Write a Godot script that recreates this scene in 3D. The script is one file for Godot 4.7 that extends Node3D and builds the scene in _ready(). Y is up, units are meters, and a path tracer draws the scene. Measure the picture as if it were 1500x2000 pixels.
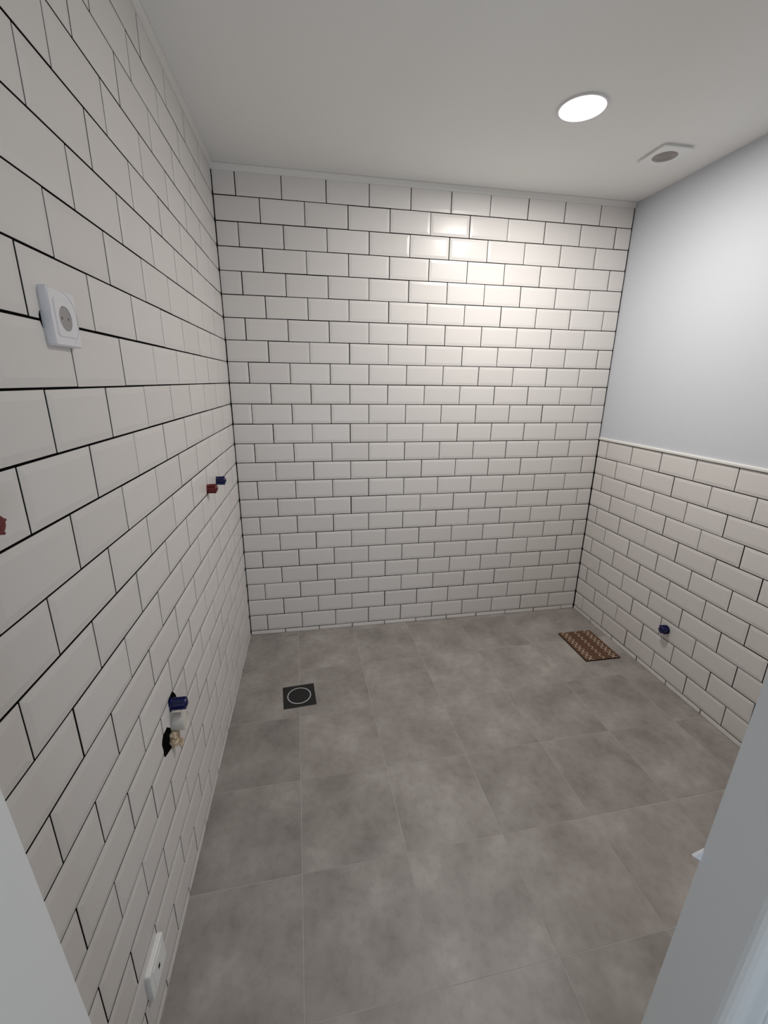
extends Node3D

# ---------------------------------------------------------------- sizes (metres)
const W := 2.114          # clear width of the room, left wall to right wall
const FLOOR_Y := -0.0253
const CEIL_Y := 2.338
const ZF := 1.96          # inner face of the front wall (the wall with the doorway)
const ZH := 2.065         # its hall side
const LEFT_SLOPE := -0.016984   # the left wall runs slightly out of square
const PV := 0.10095       # height of one tile course with its joint
const COURSES := 22
const TOP_TILE := 2.318
const EDGE := 0.0007       # tile edge stands this far out of the grout
const RISE := 0.0018      # the flat middle of a bevelled tile stands further out
const BEVEL := 0.0135
const GAP := 0.004

var rng := RandomNumberGenerator.new()
var M := {}
var shared := {}
var taken := {}

# ---------------------------------------------------------------- small helpers
func numbered(called: String) -> String:
	var n: int = taken.get(called, 0)
	taken[called] = n + 1
	return called if n == 0 else "%s_%03d" % [called, n]

func tag(o: Node, label: String, category := "", group := "", kind := "") -> void:
	o.set_meta("label", label)
	if category != "": o.set_meta("category", category)
	if group != "": o.set_meta("group", group)
	if kind != "": o.set_meta("kind", kind)

func thing(called: String, label: String, category: String, t := Transform3D(), group := "") -> Node3D:
	var o := Node3D.new()
	o.name = numbered(called)
	add_child(o)
	o.transform = t
	tag(o, label, category, group)
	return o

func obj(called: String, mesh: Mesh, m: Material, parent: Node = null) -> MeshInstance3D:
	var o := MeshInstance3D.new()
	o.mesh = mesh
	o.material_override = m
	o.cast_shadow = GeometryInstance3D.SHADOW_CASTING_SETTING_ON
	if parent == null:
		o.name = numbered(called)
		add_child(o)
	else:
		o.name = called
		parent.add_child(o, true)
	return o

func structure(called: String, mesh: Mesh, m: Material, label: String, category := "") -> MeshInstance3D:
	var o := obj(called, mesh, m)
	tag(o, label, category, "", "structure")
	return o

func st_new() -> SurfaceTool:
	var st := SurfaceTool.new()
	st.begin(Mesh.PRIMITIVE_TRIANGLES)
	return st

func tri(st: SurfaceTool, a: Vector3, b: Vector3, c: Vector3) -> void:   # a, b, c counter-clockwise seen from outside
	var n := (b - a).cross(c - a)
	if n.length() < 1e-14: return
	n = n.normalized()
	for v in [a, c, b]:
		st.set_normal(n)
		st.add_vertex(v)

func quad(st: SurfaceTool, a: Vector3, b: Vector3, c: Vector3, d: Vector3) -> void:
	tri(st, a, b, c)
	tri(st, a, c, d)

func box(st: SurfaceTool, lo: Vector3, hi: Vector3, ch := 0.0) -> void:     # a box with chamfered edges
	var c := minf(ch, minf(hi.x - lo.x, minf(hi.y - lo.y, hi.z - lo.z)) * 0.45)
	var mid := (lo + hi) * 0.5
	var h := (hi - lo) * 0.5
	for ax in 3:
		for s in [-1.0, 1.0]:
			var u := (ax + 1) % 3
			var v := (ax + 2) % 3
			var p := []
			for k in [[-1, -1], [1, -1], [1, 1], [-1, 1]]:
				var q := Vector3.ZERO
				q[ax] = s * h[ax]
				q[u] = k[0] * (h[u] - c)
				q[v] = k[1] * (h[v] - c)
				p.append(mid + q)
			if s > 0: quad(st, p[0], p[1], p[2], p[3])
			else: quad(st, p[3], p[2], p[1], p[0])
	if c <= 0.0: return
	for ax in 3:
		var u := (ax + 1) % 3
		var v := (ax + 2) % 3
		for su in [-1.0, 1.0]:
			for sv in [-1.0, 1.0]:
				var a := Vector3.ZERO; var b := Vector3.ZERO
				a[u] = su * h[u]; a[v] = sv * (h[v] - c); a[ax] = -(h[ax] - c)
				b[u] = su * (h[u] - c); b[v] = sv * h[v]; b[ax] = -(h[ax] - c)
				var a2 := a; var b2 := b
				a2[ax] = h[ax] - c; b2[ax] = h[ax] - c
				if su * sv > 0: quad(st, mid + a, mid + b, mid + b2, mid + a2)
				else: quad(st, mid + a2, mid + b2, mid + b, mid + a)
	for sx in [-1.0, 1.0]:
		for sy in [-1.0, 1.0]:
			for sz in [-1.0, 1.0]:
				var a := mid + Vector3(sx * h.x, sy * (h.y - c), sz * (h.z - c))
				var b := mid + Vector3(sx * (h.x - c), sy * h.y, sz * (h.z - c))
				var d := mid + Vector3(sx * (h.x - c), sy * (h.y - c), sz * h.z)
				if sx * sy * sz > 0: tri(st, a, b, d)
				else: tri(st, a, d, b)

func box_mesh(lo: Vector3, hi: Vector3, ch := 0.0) -> ArrayMesh:
	var st := st_new()
	box(st, lo, hi, ch)
	return st.commit()

# a profile of (radius, height) points turned round +Z, smooth along the turn
func lathe(st: SurfaceTool, prof: Array, seg := 40) -> void:
	var rings := []
	for p in prof:
		var ring := []
		for k in seg:
			var a := TAU * k / seg
			var r: float = p.x
			ring.append(Vector3(cos(a) * r, sin(a) * r, p.y))
		rings.append(ring)
	for i in rings.size() - 1:
		for k in seg:
			var j := (k + 1) % seg
			quad(st, rings[i][k], rings[i][j], rings[i + 1][j], rings[i + 1][k])

func lathe_mesh(prof: Array, seg := 40) -> ArrayMesh:
	var st := st_new()
	lathe(st, prof, seg)
	return st.commit()

func ring_profile(r0: float, r1: float, z0: float, z1: float) -> Array:
	return [Vector2(r0, z0), Vector2(r1, z0), Vector2(r1, z1), Vector2(r0, z1), Vector2(r0, z0)]

# a flat polygon raised from z0 to z1 along +Z
func prism(st: SurfaceTool, poly: PackedVector2Array, z0: float, z1: float, closed := true) -> void:
	var p := poly
	if Geometry2D.is_polygon_clockwise(p): p.reverse()
	var idx := Geometry2D.triangulate_polygon(p)
	for i in range(0, idx.size(), 3):
		var a := p[idx[i]]; var b := p[idx[i + 1]]; var c := p[idx[i + 2]]
		if (b - a).cross(c - a) < 0:
			var t := b; b = c; c = t
		tri(st, Vector3(a.x, a.y, z1), Vector3(b.x, b.y, z1), Vector3(c.x, c.y, z1))
		if closed: tri(st, Vector3(a.x, a.y, z0), Vector3(c.x, c.y, z0), Vector3(b.x, b.y, z0))
	for i in p.size():
		var a := p[i]; var b := p[(i + 1) % p.size()]
		quad(st, Vector3(a.x, a.y, z0), Vector3(b.x, b.y, z0), Vector3(b.x, b.y, z1), Vector3(a.x, a.y, z1))

func mat(c: Color, rough := 0.6, spec := 0.5, metal := 0.0) -> StandardMaterial3D:
	var m := StandardMaterial3D.new()
	m.albedo_color = c
	m.roughness = rough
	m.metallic_specular = spec
	m.metallic = metal
	return m

func noise_tex(freq: float, octaves: int, seed_: int, ramp: Array, size := 512, normal := false) -> NoiseTexture2D:
	var n := FastNoiseLite.new()
	n.noise_type = FastNoiseLite.TYPE_SIMPLEX_SMOOTH
	n.seed = seed_
	n.frequency = freq
	n.fractal_octaves = octaves
	n.fractal_gain = 0.55
	var t := NoiseTexture2D.new()
	t.width = size
	t.height = size
	t.seamless = true
	t.noise = n
	if normal:
		t.as_normal_map = true
		t.bump_strength = 2.0
	elif ramp.size() > 0:
		var g := Gradient.new()
		var off := PackedFloat32Array()
		var cols := PackedColorArray()
		for r in ramp:
			off.append(r[0]); cols.append(r[1])
		g.offsets = off
		g.colors = cols
		t.color_ramp = g
	return t

# ---------------------------------------------------------------- materials
func make_materials() -> void:
	var tile_tones := [Color(0.872, 0.856, 0.844), Color(0.878, 0.862, 0.851), Color(0.865, 0.848, 0.837)]
	M.tile = []
	for c in tile_tones:
		M.tile.append(mat(c, 0.28, 0.36))
	M.grout = mat(Color(0.035, 0.032, 0.03), 0.95, 0.15)
	var paint_bump := noise_tex(0.05, 3, 5, [], 256)
	M.paint = mat(Color(0.81, 0.822, 0.848), 0.7, 0.35)
	M.hall_paint = mat(Color(0.9, 0.91, 0.92), 0.75, 0.35)
	M.ceiling = mat(Color(0.945, 0.945, 0.935), 0.85, 0.3)
	for m in [M.paint, M.hall_paint, M.ceiling]:
		m.heightmap_enabled = true
		m.heightmap_texture = paint_bump
		m.heightmap_scale = 0.02
		m.uv1_triplanar = true
		m.uv1_world_triplanar = true
		m.uv1_scale = Vector3(2.2, 2.2, 2.2)
	M.frame = mat(Color(0.945, 0.95, 0.945), 0.45, 0.45)
	M.caulk = mat(Color(0.9, 0.895, 0.88), 0.5, 0.4)
	M.plastic = mat(Color(0.9, 0.895, 0.91), 0.3, 0.5)
	M.plastic_grey = mat(Color(0.62, 0.6, 0.6), 0.45, 0.5)
	M.plastic_dark = mat(Color(0.4, 0.385, 0.38), 0.5, 0.4)
	M.dark = mat(Color(0.05, 0.045, 0.042), 0.9, 0.2)
	M.blue = mat(Color(0.025, 0.05, 0.29), 0.35, 0.5)
	M.red = mat(Color(0.4, 0.04, 0.03), 0.35, 0.5)
	M.pipe = mat(Color(0.85, 0.83, 0.8), 0.4, 0.5)
	M.rag = mat(Color(0.88, 0.81, 0.72), 0.7, 0.3)
	M.rag.albedo_texture = noise_tex(0.03, 3, 9, [[0.0, Color(0.7, 0.66, 0.6)], [0.5, Color(0.95, 0.93, 0.9)], [1.0, Color(1, 1, 1)]], 128)
	M.rag.uv1_triplanar = true
	M.rag.uv1_scale = Vector3(12, 12, 12)
	M.drain = mat(Color(0.055, 0.058, 0.062), 0.35, 0.5)
	M.steel = mat(Color(0.72, 0.73, 0.75), 0.3, 0.5, 1.0)
	M.silver = mat(Color(0.74, 0.75, 0.77), 0.4, 0.6, 0.2)
	M.vent_dark = mat(Color(0.66, 0.635, 0.625), 0.8, 0.3)
	M.floor_grout = mat(Color(0.73, 0.712, 0.695), 0.9, 0.2)
	# grey concrete-look porcelain: broad clouds in the colour, a finer cloud multiplied over them
	var clouds := noise_tex(0.006, 5, 21, [[0.0, Color(0.535, 0.514, 0.5)], [0.35, Color(0.605, 0.582, 0.567)], [0.65, Color(0.645, 0.623, 0.608)], [1.0, Color(0.71, 0.69, 0.675)]], 1024)
	var fine := noise_tex(0.03, 4, 33, [[0.0, Color(0.925, 0.922, 0.92)], [0.5, Color(0.98, 0.98, 0.98)], [1.0, Color(1, 1, 1)]], 512)
	var bump := noise_tex(0.08, 3, 34, [], 256)
	M.floor = []
	for k in 6:
		var m := mat(Color.from_hsv(0.07, 0.012, 0.96 + 0.015 * ((k * 7) % 4)), 0.42, 0.4)
		m.albedo_texture = clouds
		m.uv1_triplanar = true
		m.uv1_world_triplanar = true
		m.uv1_scale = Vector3(0.6, 0.6, 0.6)
		m.uv1_offset = Vector3(0.37 * k, 0.21 * k, 0.53 * k)
		m.detail_enabled = true
		m.detail_albedo = fine
		m.detail_blend_mode = BaseMaterial3D.BLEND_MODE_MUL
		m.detail_uv_layer = BaseMaterial3D.DETAIL_UV_2
		m.uv2_triplanar = true
		m.uv2_world_triplanar = true
		m.uv2_scale = Vector3(1.5, 1.5, 1.5)
		m.heightmap_enabled = true
		m.heightmap_texture = bump
		m.heightmap_scale = 0.012
		M.floor.append(m)

# ---------------------------------------------------------------- bevelled wall tiles
# sides: which of left, right, bottom, top still have their factory bevel (cut edges are square)
func tile_mesh(w: float, h: float, sides: Array, back := false) -> ArrayMesh:
	var key := "%.4f %.4f %s %s" % [w, h, str(sides), back]
	if shared.has(key): return shared[key]
	var bl: float = minf(BEVEL, w * 0.45) if sides[0] else 0.0
	var br: float = minf(BEVEL, w * 0.45) if sides[1] else 0.0
	var bb: float = minf(BEVEL, h * 0.8) if sides[2] else 0.0
	var bt: float = minf(BEVEL, h * 0.8) if sides[3] else 0.0
	var x := w * 0.5
	var y := h * 0.5
	var zb := -0.0015
	var z1 := EDGE
	var z2 := EDGE + RISE
	var hl := z1 if sides[0] else z2
	var o := [Vector3(-x, -y, z1), Vector3(x, -y, z1), Vector3(x, y, z1), Vector3(-x, y, z1)]
	var i := [Vector3(-x + bl, -y + bb, z2), Vector3(x - br, -y + bb, z2), Vector3(x - br, y - bt, z2), Vector3(-x + bl, y - bt, z2)]
	var st := st_new()
	quad(st, i[0], i[1], i[2], i[3])
	for k in 4:
		var j := (k + 1) % 4
		quad(st, o[k], o[j], i[j], i[k])
		var a: Vector3 = o[k]; var b: Vector3 = o[j]
		quad(st, Vector3(a.x, a.y, zb), Vector3(b.x, b.y, zb), b, a)
	if back: quad(st, Vector3(-x, y, zb), Vector3(x, y, zb), Vector3(x, -y, zb), Vector3(-x, -y, zb))
	var m := st.commit()
	shared[key] = m
	return m

# tiles from s0 to s1 in every course; s runs along the wall and is dir * local x
func tile_wall(wall: Node3D, dir: float, s0: float, s1: float, pitch: float, odd: float, even: float, first: int, last: int, holes: Array) -> void:
	for row in range(first, last + 1):
		var y0 := (COURSES - row) * PV
		var y1 := y0 + PV
		var sides_y := [true, true]
		if row == 0:
			y1 = TOP_TILE
			sides_y = [true, false]
		elif row == COURSES + 1:
			y1 = 0.0
			y0 = FLOOR_Y + 0.0015
			sides_y = [false, true]
		var phase := odd if row % 2 == 1 else even
		var cuts := [s0]
		var k := -2
		while phase + k * pitch < s1 - 0.012:
			if phase + k * pitch > s0 + 0.012: cuts.append(phase + k * pitch)
			k += 1
		cuts.append(s1)
		for c in cuts.size() - 1:
			var a: float = cuts[c] + GAP * 0.5
			var b: float = cuts[c + 1] - GAP * 0.5
			var lo := y0 + GAP * 0.5
			var hi := y1 - GAP * 0.5
			if row == COURSES + 1: lo = y0
			var sides := [c > 0, c < cuts.size() - 2, sides_y[0], sides_y[1]]
			if dir < 0: sides = [sides[1], sides[0], sides[2], sides[3]]
			var at := Vector3(dir * (a + b) * 0.5, (lo + hi) * 0.5, 0)
			var cutters := []
			for hp in holes:
				var r := Rect2(a, lo, b - a, hi - lo)
				var hr := Rect2(hp[0], Vector2.ZERO)
				for q in hp: hr = hr.expand(q)
				if r.intersects(hr): cutters.append(hp)
			var m: Material = M.tile[rng.randi() % 3]
			var tilt := Basis.from_euler(Vector3(rng.randfn(0, 0.0016), rng.randfn(0, 0.0012), 0))
			if cutters.is_empty():
				var o := obj("tile", tile_mesh(b - a, hi - lo, sides), m, wall)
				o.transform = Transform3D(tilt, at + Vector3(rng.randfn(0, 0.0004), rng.randfn(0, 0.0003), 0))
			else:
				var g := CSGMesh3D.new()
				g.mesh = tile_mesh(b - a, hi - lo, sides, true)
				g.material = m
				g.name = "tile"
				wall.add_child(g, true)
				g.position = at
				for hp in cutters:
					var cp := CSGPolygon3D.new()
					var poly := PackedVector2Array()
					for q in hp: poly.append(Vector2(dir * q.x - at.x, q.y - at.y))
					if Geometry2D.is_polygon_clockwise(poly): poly.reverse()
					cp.polygon = poly
					cp.depth = 0.04
					cp.operation = CSGShape3D.OPERATION_SUBTRACTION
					cp.material = M.dark
					cp.name = "cut"
					g.add_child(cp)
					cp.position = Vector3(0, 0, 0.02)

func disc_hole(s: float, y: float, r: float, n := 14) -> Array:
	var out := []
	for k in n:
		var a := TAU * k / n
		var rr := r * rng.randf_range(0.93, 1.07)
		out.append(Vector2(s + cos(a) * rr, y + sin(a) * rr))
	return out

# ---------------------------------------------------------------- wall frames: local x along, y up, z out into the room
var back_t := Transform3D()
var left_t := Transform3D()
var right_t := Transform3D()

func on_left(s: float, y: float) -> Transform3D:
	return left_t * Transform3D(Basis(), Vector3(-s, y, 0))

func on_right(s: float, y: float) -> Transform3D:
	return right_t * Transform3D(Basis(), Vector3(s, y, 0))

func pipe_plug(called: String, label: String, group: String, t: Transform3D, m: Material, length: float, turn: float, size := 1.0) -> Node3D:
	var o := thing(called, label, "pipe plug", t * Transform3D(Basis(Vector3(0, 0, 1), turn), Vector3.ZERO), group)
	var r := 0.0134 * size
	obj("collar", lathe_mesh([Vector2(0.0, -0.006), Vector2(r * 1.25, -0.006), Vector2(r * 1.25, 0.006), Vector2(r * 1.12, 0.0075), Vector2(0.0, 0.0075)], 32), m, o)
	obj("body", lathe_mesh([Vector2(0.0, 0.006), Vector2(r, 0.006), Vector2(r, length - 0.003), Vector2(r * 0.86, length), Vector2(0, length)], 32), m, o)
	for k in 6:
		var rib := obj("rib", box_mesh(Vector3(r * 0.85, -0.0016, 0.0075), Vector3(r * 1.34, 0.0018, length - 0.002), 0.0006), m, o)
		rib.rotation.z = TAU * k / 6
	obj("head", box_mesh(Vector3(-0.0048, -0.0048, length - 0.001), Vector3(0.0048, 0.0048, length + 0.003), 0.001), m, o)
	return o

func rounded_rect(hx: float, hy: float, r: float, n := 5) -> PackedVector2Array:
	var p := PackedVector2Array()
	for q in 4:
		var c := Vector2((hx - r) * (1 if q in [0, 3] else -1), (hy - r) * (1 if q in [0, 1] else -1))
		for k in n + 1:
			var a := PI * 0.5 * (q + float(k) / n)
			p.append(c + Vector2(cos(a), sin(a)) * r)
	return p

# a plate with rounded corners and a softened front edge
func plate(st: SurfaceTool, hx: float, hy: float, r: float, z0: float, z1: float, soft: float) -> void:
	var a := rounded_rect(hx, hy, r)
	var b := rounded_rect(hx - soft * 0.35, hy - soft * 0.35, r)
	var c := rounded_rect(hx - soft, hy - soft, maxf(r - soft * 0.5, 0.0005))
	var n := a.size()
	for k in n:
		var j := (k + 1) % n
		quad(st, Vector3(a[k].x, a[k].y, z0), Vector3(a[j].x, a[j].y, z0), Vector3(a[j].x, a[j].y, z1 - soft), Vector3(a[k].x, a[k].y, z1 - soft))
		quad(st, Vector3(a[k].x, a[k].y, z1 - soft), Vector3(a[j].x, a[j].y, z1 - soft), Vector3(b[j].x, b[j].y, z1 - soft * 0.35), Vector3(b[k].x, b[k].y, z1 - soft * 0.35))
		quad(st, Vector3(b[k].x, b[k].y, z1 - soft * 0.35), Vector3(b[j].x, b[j].y, z1 - soft * 0.35), Vector3(c[j].x, c[j].y, z1), Vector3(c[k].x, c[k].y, z1))
		tri(st, Vector3(c[k].x, c[k].y, z1), Vector3(c[j].x, c[j].y, z1), Vector3(0, 0, z1))

func v3(p: Vector2, z: float) -> Vector3:
	return Vector3(p.x, p.y, z)

# the same plate with a round opening of radius ro in its front
func plate_open(st: SurfaceTool, hx: float, hy: float, r: float, z0: float, z1: float, soft: float, ro: float, depth: float) -> void:
	var n := 48
	var a := []; var c := []; var o := []
	for k in n:
		var ang := TAU * (k + 0.5) / n
		var d := Vector2(cos(ang), sin(ang))
		var f := minf(hx / maxf(absf(d.x), 1e-6), hy / maxf(absf(d.y), 1e-6))
		var q := d * f
		# round the corners
		var cx := hx - r; var cy := hy - r
		if absf(q.x) > cx and absf(q.y) > cy:
			q = Vector2(signf(q.x) * cx, signf(q.y) * cy) + (q - Vector2(signf(q.x) * cx, signf(q.y) * cy)).normalized() * r
		a.append(q)
		c.append(q * (1.0 - soft / hx))
		o.append(d * ro)
	for k in n:
		var j := (k + 1) % n
		quad(st, v3(a[k], z0), v3(a[j], z0), v3(a[j], z1 - soft), v3(a[k], z1 - soft))
		quad(st, v3(a[k], z1 - soft), v3(a[j], z1 - soft), v3(c[j], z1), v3(c[k], z1))
		quad(st, v3(c[k], z1), v3(c[j], z1), v3(o[j], z1), v3(o[k], z1))
		quad(st, v3(o[k], z1), v3(o[j], z1), v3(o[j], z1 - depth), v3(o[k], z1 - depth))

# ---------------------------------------------------------------- build
func _ready() -> void:
	rng.seed = 4711
	# camera
	var cam := Camera3D.new()
	cam.name = "camera"
	cam.fov = rad_to_deg(2.0 * atan(1000.0 / 843.1))
	cam.near = 0.02
	cam.far = 60.0
	add_child(cam)
	cam.transform = Transform3D(Basis(Vector3(0.98422, 0.012385, 0.176528), Vector3(0.039376, 0.957214, -0.28669), Vector3(-0.172526, 0.289117, 0.941619)).orthonormalized(), Vector3(0.36645, 1.42997, 2.3524))
	cam.current = true
	# sky and exposure
	var env := Environment.new()
	env.background_mode = Environment.BG_COLOR
	env.background_color = Color(0.55, 0.6, 0.68)
	env.background_energy_multiplier = 0.3
	env.tonemap_mode = Environment.TONE_MAPPER_LINEAR
	env.tonemap_exposure = 1.0
	env.sdfgi_enabled = true
	env.ssao_enabled = true
	env.ssil_enabled = true
	var we := WorldEnvironment.new()
	we.name = "environment"
	we.environment = env
	add_child(we)
	make_materials()

	left_t = Transform3D(Basis(Vector3(-LEFT_SLOPE, 0, -1).normalized(), Vector3.UP, Vector3(1, 0, -LEFT_SLOPE).normalized()), Vector3.ZERO)
	right_t = Transform3D(Basis(Vector3(0, 0, 1), Vector3.UP, Vector3(-1, 0, 0)), Vector3(W, 0, 0))

	build_shell()
	build_floor()
	build_doorway()
	build_hall()
	build_ceiling_fittings()
	build_left_wall_fittings()
	build_right_wall_fittings()
	build_floor_things()

func build_shell() -> void:
	# ceiling over the room, the doorway and the hall
	structure("ceiling", box_mesh(Vector3(-0.9, CEIL_Y, -0.2), Vector3(2.9, CEIL_Y + 0.12, 4.0)), M.ceiling, "plain off-white painted ceiling above the tiled room", "ceiling")
	var base := FLOOR_Y - 0.06
	# back wall
	var wb := structure("wall_back", box_mesh(Vector3(-0.16, base, -0.16), Vector3(W + 0.16, CEIL_Y, -0.005)), M.paint, "far wall covered floor to ceiling in white bevelled tiles with black grout", "wall")
	obj("grout", box_mesh(Vector3(0.0, FLOOR_Y, -0.006), Vector3(W, TOP_TILE, 0.0)), M.grout, wb)
	tile_wall(wb, 1.0, 0.004, W - 0.004, 0.202, 0.2025, 0.1015, 0, COURSES + 1, [])
	# left wall, slightly out of square
	var wl := structure("wall_left", box_mesh(Vector3(-2.06, base, -0.16), Vector3(0.0, CEIL_Y, -0.005)), M.paint, "left wall covered floor to ceiling in white bevelled tiles with black grout", "wall")
	wl.transform = left_t
	obj("grout", box_mesh(Vector3(-1.97, FLOOR_Y, -0.006), Vector3(-0.001, TOP_TILE, 0.0)), M.grout, wl)
	var holes := [
		disc_hole(0.655, 1.0296, 0.0195), disc_hole(0.489, 1.0242, 0.0195), disc_hole(1.797, 1.2615, 0.02),
		[Vector2(1.2738, 0.6103), Vector2(1.3088, 0.6106), Vector2(1.317, 0.5961), Vector2(1.3155, 0.5747), Vector2(1.279, 0.556), Vector2(1.2529, 0.5568), Vector2(1.2571, 0.581)],
		disc_hole(1.299, 0.5285, 0.0268),
		[Vector2(1.535, 1.534), Vector2(1.5545, 1.527), Vector2(1.5565, 1.521), Vector2(1.553, 1.503), Vector2(1.535, 1.503)],
		[Vector2(1.35, 0.5574), Vector2(1.3872, 0.5529), Vector2(1.3948, 0.5442), Vector2(1.3871, 0.4954), Vector2(1.3514, 0.484), Vector2(1.325, 0.4724), Vector2(1.2911, 0.468), Vector2(1.2996, 0.506)],
	]
	tile_wall(wl, -1.0, 0.0068, ZF - 0.002, 0.20824, 0.1234, 0.0193, 0, COURSES + 1, holes)
	# right wall: tiled wainscot, painted above
	var wr := structure("wall_right", box_mesh(Vector3(0.0, base, -0.16), Vector3(ZF + 0.1, CEIL_Y, -0.001)), M.paint, "right wall, white paint above a waist-high band of white bevelled tiles", "wall")
	wr.transform = right_t
	obj("grout", box_mesh(Vector3(0.001, FLOOR_Y, -0.002), Vector3(ZF, 11.0 * PV + 0.002, 0.0)), M.grout, wr)
	tile_wall(wr, 1.0, 0.0068, ZF - 0.002, 0.20253, -0.0183, 0.083, 12, COURSES + 1, [])
	# trims
	var st := st_new()
	box(st, Vector3(0.006, 11.0 * PV + 0.001, -0.004), Vector3(ZF, 11.0 * PV + 0.0155, 0.0085), 0.003)
	var tr := structure("trim_1", st.commit(), M.caulk, "thin white edge strip capping the tiled band on the right wall", "trim")
	tr.transform = right_t
	var tb := structure("trim_2", cove(W), M.caulk, "white caulk line where the far tiled wall meets the ceiling", "trim")
	tb.position = Vector3(0, 0, 0)
	var tl := structure("trim_3", cove(1.97), M.caulk, "white caulk line where the left tiled wall meets the ceiling", "trim")
	tl.transform = left_t * Transform3D(Basis(), Vector3(-1.97, 0, 0))

# a small concave strip along local x, in the corner of wall and ceiling
func cove(length: float) -> ArrayMesh:
	var prof := [Vector2(-0.004, CEIL_Y - 0.001), Vector2(-0.004, TOP_TILE - 0.004), Vector2(0.0048, TOP_TILE - 0.004), Vector2(0.006, TOP_TILE + 0.006), Vector2(0.008, TOP_TILE + 0.012), Vector2(0.012, TOP_TILE + 0.0165), Vector2(0.0145, CEIL_Y - 0.001)]
	var st := st_new()
	var n := prof.size()
	for k in n:
		var a: Vector2 = prof[k]; var b: Vector2 = prof[(k + 1) % n]
		quad(st, Vector3(length, a.y, a.x), Vector3(length, b.y, b.x), Vector3(0, b.y, b.x), Vector3(0, a.y, a.x))
	for k in range(1, n - 1):
		tri(st, Vector3(0, prof[0].y, prof[0].x), Vector3(0, prof[k].y, prof[k].x), Vector3(0, prof[k + 1].y, prof[k + 1].x))
		tri(st, Vector3(length, prof[0].y, prof[0].x), Vector3(length, prof[k + 1].y, prof[k + 1].x), Vector3(length, prof[k].y, prof[k].x))
	return st.commit()

func build_floor() -> void:
	var pitch := 0.33227
	var turn := 0.01769
	var top := FLOOR_Y
	var fl := structure("floor", box_mesh(Vector3(-0.9, top - 0.16, -0.2), Vector3(2.9, top - 0.0005, 4.0)), M.floor_grout, "floor of square grey concrete-look tiles with pale joints", "floor")
	# the tiled outline: room, doorway and hall (x, z)
	var outline := PackedVector2Array([Vector2(0.001, 0.001), Vector2(W - 0.001, 0.001), Vector2(W - 0.001, ZF), Vector2(0.92, ZF), Vector2(0.92, ZH), Vector2(2.6, ZH), Vector2(2.6, 3.8), Vector2(-0.6, 3.8), Vector2(-0.6, ZH), Vector2(0.1, ZH), Vector2(0.1, ZF), Vector2(ZF * LEFT_SLOPE + 0.001, ZF)])
	for i in range(-4, 9):
		for j in range(-1, 14):
			var p := PackedVector2Array()
			for c in [[0, 0], [1, 0], [1, 1], [0, 1]]:
				var g := 0.0009
				var x: float = 0.2978 + (i + c[0] - 1) * pitch + (g if c[0] == 0 else -g)
				var z: float = -0.2983 + (j + c[1]) * pitch + (g if c[1] == 0 else -g)
				p.append(Vector2(x + turn * (z - 1.0), z - turn * (x - 1.0)))
			for piece in Geometry2D.intersect_polygons(p, outline):
				if piece.size() < 3: continue
				var mid := Vector2.ZERO
				for q in piece: mid += q
				mid /= piece.size()
				var area := 0.0
				for k in piece.size(): area += piece[k].cross(piece[(k + 1) % piece.size()]) * 0.5
				if absf(area) < 0.0001: continue
				var poly := PackedVector2Array()
				for q in piece: poly.append(Vector2(q.x - mid.x, -(q.y - mid.y)))
				var st := st_new()
				prism(st, poly, -0.004, 0.0, false)
				var o := obj("tile", st.commit(), M.floor[rng.randi() % M.floor.size()], fl)
				var lift := rng.randf_range(-0.0002, 0.0002)
				o.transform = Transform3D(Basis(Vector3(1, 0, 0), -PI / 2), Vector3(mid.x, top + lift, mid.y))

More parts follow.
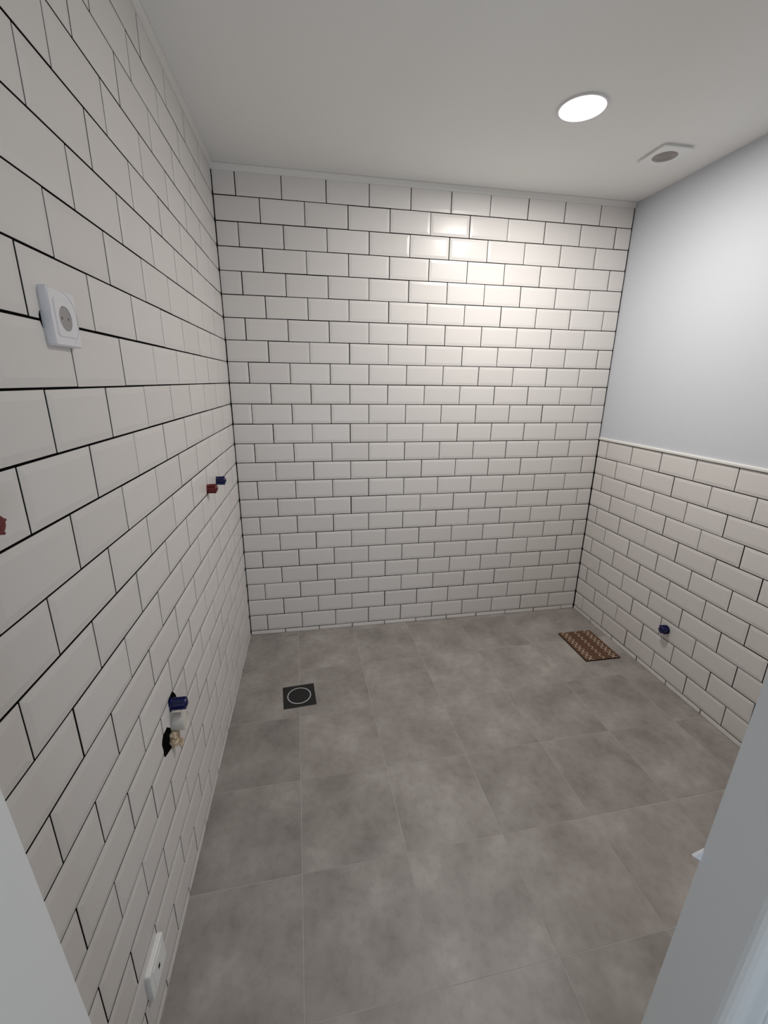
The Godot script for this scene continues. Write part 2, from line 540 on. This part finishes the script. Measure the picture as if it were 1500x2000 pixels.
func build_doorway() -> void:
	# front wall with its opening; the camera stands behind it in the hall
	var st := st_new()
	var base := FLOOR_Y - 0.06
	box(st, Vector3(-0.2, base, ZF), Vector3(-0.004, CEIL_Y, ZH - 0.005))
	box(st, Vector3(1.045, base, ZF), Vector3(W + 0.16, CEIL_Y, ZH - 0.005))
	box(st, Vector3(-0.004, 2.06, ZF), Vector3(1.045, CEIL_Y, ZH - 0.005))
	structure("wall_front", st.commit(), M.hall_paint, "white painted wall with the doorway the picture is taken through", "wall")
	var d := Node3D.new()
	d.name = "door_1"
	add_child(d)
	tag(d, "white wooden door frame without a door, nearest to the viewer", "door frame", "", "structure")
	# jambs: boards with a rounded hall-side edge; they are a little out of plumb
	for side in [-1.0, 1.0]:
		var prof := PackedVector2Array()   # x outwards from the opening, y = z
		var r := 0.022
		prof.append(Vector2(0.0, ZF - 0.004))
		prof.append(Vector2(0.0, ZH - r))
		for k in range(1, 7):
			var a := PI * 0.5 * k / 6.0
			prof.append(Vector2(r - r * cos(a), ZH - r + r * sin(a)))
		var thick := 0.135 if side > 0 else 0.105
		prof.append(Vector2(thick, ZH))
		prof.append(Vector2(thick, ZF - 0.004))
		var s := st_new()
		var y0 := FLOOR_Y
		var y1 := 2.06
		var x_mid := 0.953 if side > 0 else 0.06
		var y_mid := 0.70 if side > 0 else 0.843
		var lean: float = 0.045 * side
		var lo := []
		var hi := []
		for q in prof:
			lo.append(Vector3(x_mid + lean * (y0 - y_mid) + side * q.x, y0, q.y))
			hi.append(Vector3(x_mid + lean * (y1 - y_mid) + side * q.x, y1, q.y))
		var n := prof.size()
		for k in n:
			var j := (k + 1) % n
			if side > 0: quad(s, lo[k], lo[j], hi[j], hi[k])
			else: quad(s, lo[j], lo[k], hi[k], hi[j])
		for k in range(1, n - 1):
			if side < 0:
				tri(s, lo[0], lo[k + 1], lo[k])
				tri(s, hi[0], hi[k], hi[k + 1])
			else:
				tri(s, lo[0], lo[k], lo[k + 1])
				tri(s, hi[0], hi[k + 1], hi[k])
		var jm := obj("jamb", s.commit(), M.frame, d)
		jm.set_meta("label", "white jamb at the right of the doorway" if side > 0 else "white jamb at the left of the doorway")
	obj("head", box_mesh(Vector3(-0.01, 2.02, ZF - 0.004), Vector3(1.06, 2.075, ZH), 0.004), M.frame, d)
	for side in [-1.0, 1.0]:
		var x0 := 1.0 if side > 0 else -0.06
		obj("casing", box_mesh(Vector3(x0, FLOOR_Y, ZH - 0.008), Vector3(x0 + 0.07, 2.06, ZH + 0.006), 0.003), M.frame, d)

func build_hall() -> void:
	var base := FLOOR_Y - 0.06
	structure("wall_hall_left", box_mesh(Vector3(-0.75, base, ZH), Vector3(-0.6, CEIL_Y, 3.9)), M.hall_paint, "plain white wall of the hall at the left behind the doorway", "wall")
	structure("wall_hall_right", box_mesh(Vector3(2.6, base, ZH), Vector3(2.75, CEIL_Y, 3.9)), M.hall_paint, "plain white wall of the hall at the right behind the doorway", "wall")
	structure("wall_hall_back", box_mesh(Vector3(-0.6, base, 3.8), Vector3(2.6, CEIL_Y, 3.95)), M.hall_paint, "plain white wall of the hall facing the doorway", "wall")
	# daylight: a frosted window at the far end of the hall
	var wn := structure("window_1", frame_mesh(Vector3(0.6, 0.95, 3.8), 0.46, 0.56, 0.05), M.frame, "bright frosted window on the hall wall behind the viewer", "window")
	var pm := mat(Color(0.9, 0.92, 0.95), 0.5)
	pm.emission_enabled = true
	pm.emission = Color(0.90, 0.95, 1.0)
	pm.emission_energy_multiplier = 1.0
	obj("window_pane", box_mesh(Vector3(0.135, 0.385, 3.785), Vector3(1.065, 1.515, 3.799)), pm, wn)
	var l := AreaLight3D.new()
	l.name = "window_light"
	l.area_size = Vector2(0.9, 1.1)
	l.light_color = Color(0.90, 0.95, 1.0)
	l.light_energy = 0.75
	l.area_range = 12.0
	l.area_attenuation = 2.0
	l.shadow_enabled = true
	add_child(l)
	l.position = Vector3(0.6, 0.95, 3.76)   # looks along -z, through the doorway

func frame_mesh(c: Vector3, hx: float, hy: float, wd: float) -> ArrayMesh:
	var st := st_new()
	box(st, c + Vector3(-hx - wd, -hy - wd, -0.03), c + Vector3(-hx, hy + wd, -0.001), 0.003)
	box(st, c + Vector3(hx, -hy - wd, -0.03), c + Vector3(hx + wd, hy + wd, -0.001), 0.003)
	box(st, c + Vector3(-hx, -hy - wd, -0.03), c + Vector3(hx, -hy, -0.001), 0.003)
	box(st, c + Vector3(-hx, hy, -0.03), c + Vector3(hx, hy + wd, -0.001), 0.003)
	return st.commit()

func downlight(label: String, at: Vector3, r: float, c: Color, energy: float, glow: float) -> void:
	var o := thing("ceiling_light", label, "ceiling light", Transform3D(Basis(Vector3(1, 0, 0), PI / 2), at))
	# local +Z points down into the room
	obj("trim_ring", lathe_mesh(ring_profile(r, r + 0.006, -0.002, 0.005), 64), M.plastic, o)
	var em := mat(Color(0.95, 0.95, 0.95), 0.6)
	em.emission_enabled = true
	em.emission = c
	em.emission_energy_multiplier = glow
	obj("light_panel", lathe_mesh([Vector2(0, -0.002), Vector2(r, -0.002), Vector2(r, 0.003), Vector2(0.0, 0.003)], 64), em, o)
	var l := AreaLight3D.new()
	l.name = "lamp_light"
	l.area_size = Vector2(r * 1.77, r * 1.77)
	l.light_color = c
	l.light_energy = energy
	l.area_range = 12.0
	l.area_attenuation = 2.0
	l.shadow_enabled = true
	add_child(l)
	l.position = at + Vector3(0, -0.012, 0)
	l.rotation = Vector3(-PI / 2, 0, 0)

func build_ceiling_fittings() -> void:
	downlight("bright round recessed ceiling lamp above the tiled room", Vector3(1.346, CEIL_Y, 0.682), 0.076, Color(1.0, 0.985, 0.962), 1.6, 3.0)
	# extractor fan: a base plate and a front plate that floats below it
	var v := thing("extractor_fan", "small square white extractor fan with a round grey opening in the ceiling", "extractor fan", Transform3D(Basis(Vector3(1, 0, 0), PI / 2), Vector3(1.864, CEIL_Y, 0.4695)))
	var st := st_new()
	plate(st, 0.064, 0.073, 0.006, -0.002, 0.0045, 0.0015)
	obj("base", st.commit(), M.frame, v)
	st = st_new()
	plate_open(st, 0.067, 0.076, 0.006, 0.0062, 0.0108, 0.002, 0.047, 0.003)
	var fc := obj("front_plate", st.commit(), M.frame, v)
	st = st_new()
	lathe(st, [Vector2(0.0, 0.007), Vector2(0.047, 0.007), Vector2(0.047, 0.0085), Vector2(0.0, 0.0085)], 40)
	var gr := obj("opening", st.commit(), M.vent_dark, v)
	for k in 3:
		var s2 := st_new()
		lathe(s2, ring_profile(0.010 + 0.012 * k, 0.0125 + 0.012 * k, 0.0083, 0.0095), 32)
		obj("ring", s2.commit(), M.vent_dark, gr)
	for q in [[-1, -1], [1, -1], [1, 1], [-1, 1]]:
		obj("post", box_mesh(Vector3(q[0] * 0.052 - 0.004, q[1] * 0.058 - 0.004, 0.004), Vector3(q[0] * 0.052 + 0.004, q[1] * 0.058 + 0.004, 0.0066)), M.plastic, v)
	fc.set_meta("label", "white square front plate")

func build_left_wall_fittings() -> void:
	# power socket
	var s := thing("wall_socket", "square white power socket with a round recess on the left tiled wall", "wall socket", on_left(1.507, 1.5215))
	var st := st_new()
	plate_open(st, 0.0415, 0.0435, 0.004, -0.001, 0.0145, 0.0025, 0.0405, 0.003)
	# square opening is filled by the insert below
	obj("frame", st.commit(), M.plastic, s)
	st = st_new()
	plate_open(st, 0.0285, 0.0285, 0.002, 0.002, 0.0152, 0.0008, 0.0192, 0.009)
	obj("insert", st.commit(), M.plastic, s)
	st = st_new()
	plate(st, 0.0408, 0.0425, 0.004, 0.001, 0.0139, 0.002)
	obj("cover", st.commit(), M.plastic, s)
	var rec := obj("recess", lathe_mesh([Vector2(0.0, 0.0135), Vector2(0.0192, 0.0135), Vector2(0.0192, 0.0143), Vector2(0.0, 0.0143)], 40), M.plastic_grey, s)
	for k in [-1.0, 1.0]:
		obj("pin_hole", lathe_mesh([Vector2(0.0, 0.014), Vector2(0.0022, 0.014), Vector2(0.0022, 0.0146), Vector2(0.0, 0.0146)], 14), M.plastic_dark, rec).position.x = 0.0095 * k
		var clip := obj("earth_clip", box_mesh(Vector3(-0.002, 0.016, 0.0138), Vector3(0.002, 0.0191, 0.0151), 0.0005), M.steel, rec)
		if k < 0: clip.rotation.z = PI
	# water outlets with plastic test plugs
	var grp := "plastic plugs closing the water outlets"
	pipe_plug("pipe_plug", "red plastic pipe plug beside a blue one on the left tiled wall", grp, on_left(0.655, 1.0296), M.red, 0.036, 0.2)
	pipe_plug("pipe_plug", "blue plastic pipe plug behind the red one on the left tiled wall", grp, on_left(0.489, 1.0242), M.blue, 0.037, 0.5)
	pipe_plug("pipe_plug", "red plastic pipe plug cut off by the left edge of the picture", grp, on_left(1.795, 1.2615), M.red, 0.036, 0.1)
	pipe_plug("pipe_plug", "blue plastic pipe plug above the white drain pipe low on the left wall", grp, on_left(1.298, 0.586), M.blue, 0.042, 0.3)
	# drain pipe stub under the low blue plug
	var d := thing("drain_pipe", "short white drain pipe stub sticking out below the blue plug, left wall", "drain pipe", on_left(1.297, 0.5285))
	obj("pipe", lathe_mesh([Vector2(0.0215, -0.02), Vector2(0.0245, -0.02), Vector2(0.0245, 0.033), Vector2(0.024, 0.0345), Vector2(0.022, 0.0345), Vector2(0.0215, 0.033), Vector2(0.0215, -0.02)], 40), M.pipe, d)
	obj("cap", lathe_mesh([Vector2(0.0, 0.02), Vector2(0.0214, 0.02), Vector2(0.0214, 0.031), Vector2(0.019, 0.033), Vector2(0.0, 0.0325)], 40), M.pipe, d)
	# crumpled tape in the ragged hole
	var t := thing("tape_scrap", "crumpled beige scrap of tape sticking out of the ragged dark hole", "tape", on_left(1.334, 0.507))
	obj("wad", crumple(0.040, 0.050, 0.026, 3), M.rag, t).position = Vector3(0.012, -0.012, 0.006)
	obj("loose_end", crumple(0.016, 0.026, 0.014, 8), M.rag, t).position = Vector3(0.016, -0.032, 0.020)
	# low wall plate
	var lp := thing("wall_plate", "square white wall plate with a small dark opening low on left wall", "wall plate", on_left(1.622, 0.134))
	st = st_new()
	plate(st, 0.043, 0.041, 0.004, 0.001, 0.0125, 0.002)
	obj("frame", st.commit(), M.frame, lp)
	st = st_new()
	plate(st, 0.0275, 0.0275, 0.0025, 0.011, 0.0137, 0.0009)
	obj("insert", st.commit(), M.frame, lp)
	obj("opening", box_mesh(Vector3(-0.0045, -0.007, 0.0125), Vector3(0.0045, 0.003, 0.0142), 0.0004), M.dark, lp)

# an irregular crumpled lump with flat facets
func crumple(rx: float, ry: float, rz: float, seed_: int) -> ArrayMesh:
	var n := FastNoiseLite.new()
	n.seed = seed_
	n.noise_type = FastNoiseLite.TYPE_CELLULAR
	n.frequency = 0.9
	var st := st_new()
	var U := 22
	var V := 14
	var g := []
	for i in U:
		var col := []
		for j in V + 1:
			var a := TAU * i / U
			var b := PI * j / V - PI / 2
			var d := Vector3(cos(b) * cos(a), cos(b) * sin(a), sin(b))
			var k := 1.0 + 0.42 * n.get_noise_3dv(d * 1.6) + 0.16 * sin(7.0 * a + 3.0 * b) * cos(b)
			col.append(Vector3(d.x * rx, d.y * ry, d.z * rz) * k * 0.62)
		g.append(col)
	for i in U:
		for j in V:
			var h := (i + 1) % U
			quad(st, g[i][j], g[h][j], g[h][j + 1], g[i][j + 1])
	return st.commit()

func build_right_wall_fittings() -> void:
	pipe_plug("pipe_plug", "blue plastic pipe plug low on the right tiled wall", "plastic plugs closing the water outlets", on_right(0.732, 0.258), M.blue, 0.034, 0.35, 1.3)
	# wedge at the right jamb
	var st := st_new()
	prism(st, PackedVector2Array([Vector2(-0.015, 0.003), Vector2(0.004, -0.012), Vector2(0.006, 0.012)]), -0.004, 0.0)
	var wdg := obj("plastic_wedge", st.commit(), M.plastic)
	wdg.transform = Transform3D(Basis(), Vector3(0.953, 0.722, ZF - 0.003))
	tag(wdg, "tiny white plastic wedge at the edge of the right door jamb", "wedge")

func build_floor_things() -> void:
	# floor drain
	var d := thing("floor_drain", "square black floor drain with a thin silver ring", "floor drain", Transform3D(Basis(Vector3.UP, 0.07) * Basis(Vector3(1, 0, 0), -PI / 2), Vector3(0.2885, FLOOR_Y, 0.5755)))
	var st := st_new()
	plate(st, 0.0755, 0.0755, 0.002, -0.001, 0.0022, 0.0008)
	obj("plate", st.commit(), M.drain, d)
	obj("ring", lathe_mesh(ring_profile(0.0515, 0.0562, 0.001, 0.0030), 64), M.silver, d)
	obj("lid", lathe_mesh([Vector2(0, 0.001), Vector2(0.0513, 0.001), Vector2(0.0513, 0.0024), Vector2(0.0505, 0.0028), Vector2(0, 0.0028)], 56), M.drain, d)
	# small brown mat by the right wall
	var m := thing("mat", "small brown mat with white zigzag lines on the floor by the right wall", "mat", Transform3D(Basis(Vector3.UP, 0.0), Vector3(1.936, FLOOR_Y, 0.4195)))
	var mm := mat(Color(1, 1, 1), 0.9, 0.2)
	mm.albedo_texture = mat_print()
	var hx := 0.105
	var hz := 0.1375
	var s := st_new()
	var y := 0.0075
	var c := [Vector3(-hx, y, hz), Vector3(hx, y, hz), Vector3(hx, y, -hz), Vector3(-hx, y, -hz)]
	var uv := [Vector2(0, 1), Vector2(1, 1), Vector2(1, 0), Vector2(0, 0)]
	for k in [0, 2, 1, 0, 3, 2]:
		s.set_normal(Vector3.UP)
		s.set_uv(uv[k])
		s.add_vertex(c[k])
	obj("pile", s.commit(), mm, m)
	obj("backing", box_mesh(Vector3(-hx, 0.0004, -hz), Vector3(hx, y - 0.0004, hz), 0.0008), mat(Color(0.13, 0.09, 0.07), 0.9, 0.2), m)

func mat_print() -> ImageTexture:
	var w := 168
	var h := 220
	var im := Image.create(w, h, false, Image.FORMAT_RGB8)
	var n := FastNoiseLite.new()
	n.seed = 12
	n.frequency = 0.035
	var g := RandomNumberGenerator.new()
	g.seed = 77
	for yy in h:
		for xx in w:
			var t := n.get_noise_2d(xx, yy) * 0.5 + 0.5
			var c := Color(0.40, 0.315, 0.25).lerp(Color(0.46, 0.32, 0.26), t)
			c = c.darkened(g.randf() * 0.12)
			if xx % 3 == 0: c = c.darkened(0.08)
			# three zigzag lines along the length, the outer ones doubled
			for q in [[0.12, 1], [0.20, -1], [0.52, 1], [0.80, 1], [0.88, -1]]:
				var ph := fposmod(yy / 26.0, 1.0)
				var zz: float = absf(ph * 2.0 - 1.0) - 0.5
				var cx: float = q[0] * w + q[1] * zz * 17.0
				if absf(xx - cx) < 2.4: c = Color(0.84, 0.79, 0.73).darkened(g.randf() * 0.25)
			im.set_pixel(xx, yy, c)
	return ImageTexture.create_from_image(im)
